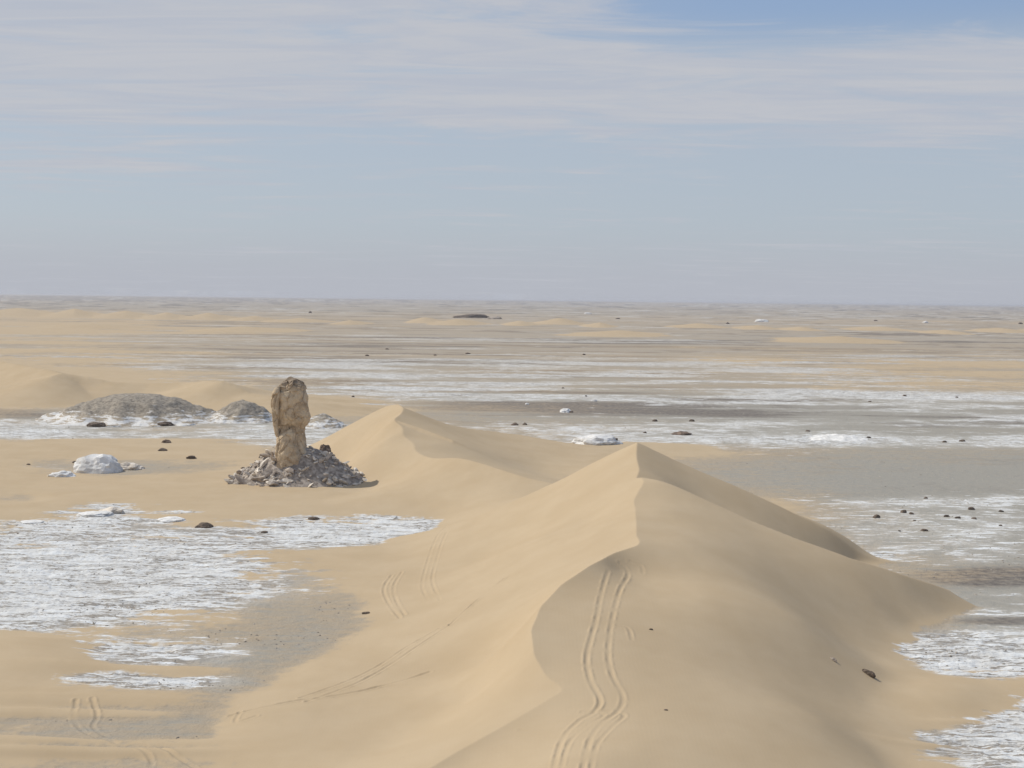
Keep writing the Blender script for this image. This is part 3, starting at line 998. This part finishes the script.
M_STR = streaked('streaked_mound')
mk_mound('gravel_mound', 137, 393.5, 352, 24, 20, [(0, 1), (.25, .95), (.45, .74), (.65, .42), (.85, .14), (1, 0)], M_STR,
         'broad dark grey gravel mound with chalk streaks behind the white dome', 'mound', 3, rough=.24)
mk_mound('gravel_mound', 242, 399.5, 345, 9.5, 9, [(0, 1), (.3, .85), (.6, .45), (.85, .12), (1, 0)], M_STR,
         'small pointed grey mound with white chalk sides left of the rock pillar', 'mound', 9, rough=.3)
mk_mound('chalk_mound', 322, 413, 330, 6, 8, [(0, 1), (.5, .6), (1, 0)], M_STR,
         'low chalk rise showing just right of the rock pillar', 'mound', 12, rough=.4)
mk_mound('chalk_mound', 838, 434, 320, 8, 9, [(0, 1), (.4, .7), (1, 0)], M_CHALK,
         'low white chalk hummock on the grey plain beyond the right flank of the big dune', 'mound', 15, rough=.4)


def boulder(name, px, py, w, h, mat, label, cat, seed, group=None, yaw=0, depth=.8, sink=.25, rough=.35, dz=0.0):
    """noisy rounded boulder w x h pixels, its foot on the ground seen at (px, py)"""
    g = ground_at(px, py)
    D = math.hypot(g.x, g.y)
    if mat is M_DARK and w < 16:
        w, h = w * .85, h * .72
    W, H = w * D / F_PX, h * D / F_PX
    bm = bmesh.new()
    bmesh.ops.create_icosphere(bm, subdivisions=4 if w > 8 else 2, radius=1.0)
    for v in bm.verts:
        n = fb3(v.co * 1.3, 4, seed)
        k = 1 + rough * n * 1.6
        k += rough * .3 * (math.floor(fb3(v.co * 1.1, 2, seed + 3) * 6) / 6)
        v.co = v.co * k
        z = v.co.z
        v.co = Vector((v.co.x * W / 2, v.co.y * W / 2 * depth, (z if z > -sink * 2 else -sink * 2) * H))
    me = bpy.data.meshes.new(name)
    bm.to_mesh(me)
    bm.free()
    me.materials.append(mat)
    o = bpy.data.objects.new(name, me)
    C.objects.link(o)
    o.location = (g.x, g.y + W * .3, g.z + dz)
    o.rotation_euler.z = yaw
    return tag(o, label, cat, group)


B = boulder
dome = B('chalk_dome', 94, 473, 47, 17.5, M_CHALK, 'rounded white chalk dome standing on the sand left of the rock pillar', 'rock dome', 2, rough=.22)
B('chalk_outcrop', 60, 477, 24, 5, M_CHALK, 'low white chalk ledge at the left foot of the white dome', 'chalk ledge', 5)
B('chalk_outcrop', 128, 470, 26, 6, M_PALE, 'low broken grey ledge at the right foot of the white dome', 'chalk ledge', 6)
B('chalk_outcrop', 598, 445, 50, 9, M_CHALK, 'low white chalk outcrop just left of the big dune summit', 'rock outcrop', 8, rough=.3)
B('boulder', 614, 444, 14, 8, M_DARK, 'dark boulder on the right end of the white outcrop left of the dune summit', 'boulder', 9)
pk = B('boulder', 327, 449, 11, 7, M_CAP, 'dark brown pointed boulder perched on the upper right side of the rubble heap', 'boulder', 10)
q_ = P3(325, 452, PD + 2.0)
pk.location = (q_[0], q_[1], scree_h(q_[0], q_[1]) + .15)
B('boulder', 262, 458, 9, 4, M_DARK, 'small black boulder just behind the left side of the rubble heap', 'boulder', 11)
B('rocky_mesa', 472, 318, 40, 3.6, M_DARK, 'long dark rocky hill on the far plain beyond the pale dunes', 'rocky hill', 12, depth=.5, rough=.5)
B('rocky_mesa', 495, 319, 16, 2.5, M_GREY, 'low pale shoulder at the right end of the far dark hill', 'rocky hill', 13, depth=.5)
# dark slab breaking out of the dune's right flank
B('dark_slab', 868, 676, 19, 5, M_DARK, 'long dark slab lying on the lower right flank of the big dune', 'stone slab', 14, yaw=-.7, depth=.35)
B('dark_slab', 833, 661, 9, 2.5, M_GREY, 'thin grey slab just up the slope from the long dark slab', 'stone slab', 15, yaw=-.6, depth=.4)
G1 = 'dark boulders on the pale plain right of the dune'
for i, (px, py, w, h, lab) in enumerate([
    (877, 518, 9, 4.5, 'leftmost of the dark boulders on the pale plain beyond the big dune'),
    (904, 513, 8, 3.5, 'left boulder of the touching pair of dark boulders on the pale plain'),
    (912, 514.5, 6, 3, 'right boulder of the touching pair of dark boulders on the pale plain'),
    (926, 499, 5, 2.5, 'small dark boulder at the far edge of the pale plain, farthest of its group'),
    (925, 531.5, 9, 3.5, 'nearest dark boulder of the group on the pale plain'),
    (947.5, 517, 7, 3.5, 'dark round boulder in the middle of the pale plain, left of a flatter one'),
    (958.5, 518.5, 7, 2.5, 'flat dark boulder just right of the round boulder on the pale plain'),
    (972, 510, 8, 4, 'tall dark boulder behind the others at right on the pale plain'),
    (974.5, 519, 6, 2.5, 'small dark boulder in front of the tall dark boulder at right'),
    (1001.5, 512, 6, 2.5, 'rightmost dark boulder on the pale plain near the picture edge'),
    (900, 531.5, 4, 2, 'tiny dark stone left of the nearest boulder on the pale plain'),
    (915, 521, 4, 1.5, 'tiny dark stone below the touching pair of boulders'),
    (1001, 526, 4, 1.8, 'tiny dark stone below the rightmost boulder of the pale plain')]):
    B('boulder', px, py, w, h, M_DARK, lab, 'boulder', 20 + i, G1)
for i, (px, py, w, h, mat, lab) in enumerate([
    (203, 528, 17, 4.5, M_DARK, 'dark humped boulder on the sand just above the white chalk sheet at left'),
    (313, 520, 13, 4, M_DARK, 'dark stone on the sand above the upper right end of the small chalk sheet'),
    (264, 533, 9, 3, M_DARK, 'dark stone at the left tip of the small chalk sheet'),
    (191, 459, 12, 4.5, M_DARK, 'black block at the end of a chalk ledge between the white dome and the pillar'),
    (162, 451, 11, 3.5, M_DARK, 'flat dark stone between the gravel mound and the white dome'),
    (166, 443, 9, 3, M_CAP, 'brown broken stone right below the gravel mound'),
    (96, 427, 22, 4, M_DARK, 'dark low rock on the chalk shelf below the left half of the gravel mound'),
    (164, 426, 18, 4, M_DARK, 'dark low rock on the chalk shelf below the right half of the gravel mound'),
    (74, 463, 6, 2.5, M_DARK, 'small black stone left beside the top of the white dome'),
    (28, 465, 5, 2, M_DARK, 'small black stone alone on the sand far left of the white dome'),
    (366, 614, 10, 2.5, M_DARK, 'thin dark stone on the grey gravel at the left foot of the big dune'),
    (110, 514, 24, 6, M_PALE, 'pale broken ledge lying on the sand left, above the chalk sheet'),
    (93, 517, 34, 3.5, M_CHALK, 'flat white chalk flake in front of the pale broken ledge'),
    (30, 523, 22, 2, M_CHALK, 'thin white flake left on the sand above the chalk sheet'),
    (170, 522, 30, 3, M_CHALK, 'thin white flake right on the sand above the chalk sheet'),
    (651, 630, 5, 1.8, M_DARK, 'small dark stone alone on the dune top right of the wheel tracks'),
    (666, 710.5, 5, 1.5, M_DARK, 'small dark stone on the dune slope nearest the camera'),
    (655, 421.5, 7, 3, M_DARK, 'left one of two black boulders on the grey plain behind the dune summit'),
    (692, 421.5, 7, 3, M_DARK, 'right one of two black boulders on the grey plain behind the dune summit'),
    (525, 425, 6, 3, M_DARK, 'small black boulder on the chalk strip behind the middle dune'),
    (515, 425.5, 8, 2.5, M_CAP, 'flat brown stone left of the small black boulder behind the middle dune'),
    (645, 433, 4, 2, M_DARK, 'small black stone on the plain straight above the dune summit'),
    (682, 435, 20, 3, M_CAP, 'long low reddish brown ledge on the plain right above the dune summit'),
    (566, 412.5, 12, 3.5, M_CHALK, 'white chalk boulder alone on the grey plain'),
    (571, 412.5, 6, 2.5, M_DARK, 'dark stone against the right side of the lone white boulder'),
    (594, 401.5, 6, 2, M_CHALK, 'small white boulder on the plain above the lone white boulder'),
    (527, 404.5, 4, 1.6, M_CHALK, 'tiny white stone on the plain above the middle dune'),
    (945, 442.5, 6, 2.5, M_DARK, 'left one of two dark boulders at the far edge of the gravel flat'),
    (963, 441.5, 7, 2.5, M_DARK, 'right one of two dark boulders at the far edge of the gravel flat'),
    (869, 438, 6, 2, M_DARK, 'dark stone at the right foot of the white hummock'),
    (808, 431.5, 6, 2, M_DARK, 'dark stone on the grey plain left behind the white hummock'),
    (905, 396, 5, 1.8, M_DARK, 'dark boulder on the distant pale flat, middle of three'),
    (870, 402, 4, 1.6, M_DARK, 'dark boulder on the distant pale flat, left of three'),
    (957, 398, 4, 1.8, M_DARK, 'dark boulder on the distant pale flat, right of three'),
    (586, 396.5, 3, 2, M_DARK, 'tiny upright dark stone on the distant dark strip'),
    (563, 388.5, 4, 1.6, M_DARK, 'tiny dark stone on the distant tan flat'),
    (353, 397, 4, 2, M_DARK, 'tiny dark stone on the edge of the pale flat behind the pillar'),
    (387, 349.5, 5, 1.6, M_DARK, 'dark distant boulder above and right of the pillar, nearer one'),
    (367, 356, 5, 2, M_DARK, 'dark distant boulder right above the pillar'),
    (435, 355.5, 4, 1.8, M_DARK, 'dark distant boulder between two others above the middle dune'),
    (468, 354, 7, 1.8, M_DARK, 'flat dark distant boulder above the middle dune'),
    (584, 355, 4, 2, M_DARK, 'dark distant boulder on the pale line left of the dune summit'),
    (310, 313, 4, 2.6, M_DARK, 'lone dark rock on the far horizon plain above the pillar'),
    (728, 324, 4, 2.4, M_DARK, 'lone dark rock on the far plain at the end of a pale dune'),
    (618, 319, 6, 1.6, M_DARK, 'low dark rock on the far plain'),
    (876, 321, 5, 2, M_DARK, 'dark rock beside white chalk on the far plain at right'),
    (1021, 324, 5, 2.4, M_DARK, 'dark rock on the far plain at the right picture edge'),
    (762, 322, 14, 2.5, M_CHALK, 'far white chalk knoll left of centre of the right half'),
    (588, 314, 8, 1.6, M_CHALK, 'far white chalk knoll just above the pale dunes'),
    (926, 323, 6, 2, M_CHALK, 'small far white chalk knoll at right')]):
    B('boulder' if h > 2.2 else 'stone', px, py, w, h, mat, lab, 'boulder' if h > 2.2 else 'stone', 60 + i, rough=.3)

# ---- loose stones nobody could count --------------------------------
rg = np.random.RandomState(3)
n = 60000
uu = rg.uniform(-20, 1044, n)
vv = rg.uniform(395, 775, n)
dirs = np.stack([(uu - 512), -(vv - 384), np.full(n, -F_PX)], -1) @ RM.T
tt = -(CAM_H - .2) / dirs[:, 2]
gx, gy = dirs[:, 0] * tt, dirs[:, 1] * tt
hh, cc, kk, dd_ = terrain(gx, gy)
clump = fbm(gx * .5, gy, 9, 3, 91)
ok = (cc < 0.0) & (clump > 0.05) & (rg.rand(n) < .3)
gx, gy, hh = gx[ok][:5200], gy[ok][:5200], hh[ok][:5200]
VS, FS = [], []
hull = [(1, 0, -.3), (.3, .9, -.3), (-.8, .6, -.3), (-.9, -.5, -.3), (.2, -1, -.3), (.5, .2, .5), (-.4, .3, .6), (-.2, -.5, .45)]
hf = [(0, 1, 5), (1, 6, 5), (1, 2, 6), (2, 3, 6), (3, 7, 6), (3, 4, 7), (4, 0, 5), (4, 5, 7), (5, 6, 7)]
for x, y, z in zip(gx, gy, hh):
    s_ = (.03 + .08 * rg.rand() ** 3) * (1 + math.hypot(x, y) / 500)
    a_ = rg.rand() * 6.28
    ca, sa = math.cos(a_), math.sin(a_)
    e = 0.7 + rg.rand()
    b0 = len(VS)
    for hx, hy, hz_ in hull:
        hx *= e
        VS.append((x + s_ * (hx * ca - hy * sa), y + s_ * (hx * sa + hy * ca), z + s_ * hz_))
    FS += [(b0 + i, b0 + j, b0 + k) for i, j, k in hf]
M_LOOSE = rock_mat('loose_stone', (0.18, 0.155, 0.13), (0.42, 0.38, 0.33), 0.15, bump=.2)
tag(mesh_obj('loose_stones', VS, FS, M_LOOSE), 'small loose stones strewn over the chalk and gravel', 'stones', None, 'stuff')

# ---- air ------------------------------------------------------------
bm = bmesh.new()
bmesh.ops.create_cube(bm, size=1.0)
me_h = bpy.data.meshes.new('haze')
lo = float(Hh.min()) - 1.0
hi = max(float(Hh.max()), 31.0) + 3.0
for v in bm.verts:
    v.co = Vector((v.co.x * 190000, v.co.y * 190000, lo if v.co.z < 0 else hi))
bm.to_mesh(me_h)
bm.free()
hm = bpy.data.materials.new('haze_air')
hm.use_nodes = True
N, L = new_tree(hm.node_tree)
out = N.new('ShaderNodeOutputMaterial')
pv = N.new('ShaderNodeVolumePrincipled')
pv.inputs['Color'].default_value = (0.93, 0.94, 1.0, 1)
pv.inputs['Density'].default_value = 0.00007
pv.inputs['Anisotropy'].default_value = 0.2
L.new(pv.outputs[0], out.inputs['Volume'])
me_h.materials.append(hm)
hz_o = bpy.data.objects.new('haze', me_h)
C.objects.link(hz_o)
hz_o['kind'] = 'stuff'
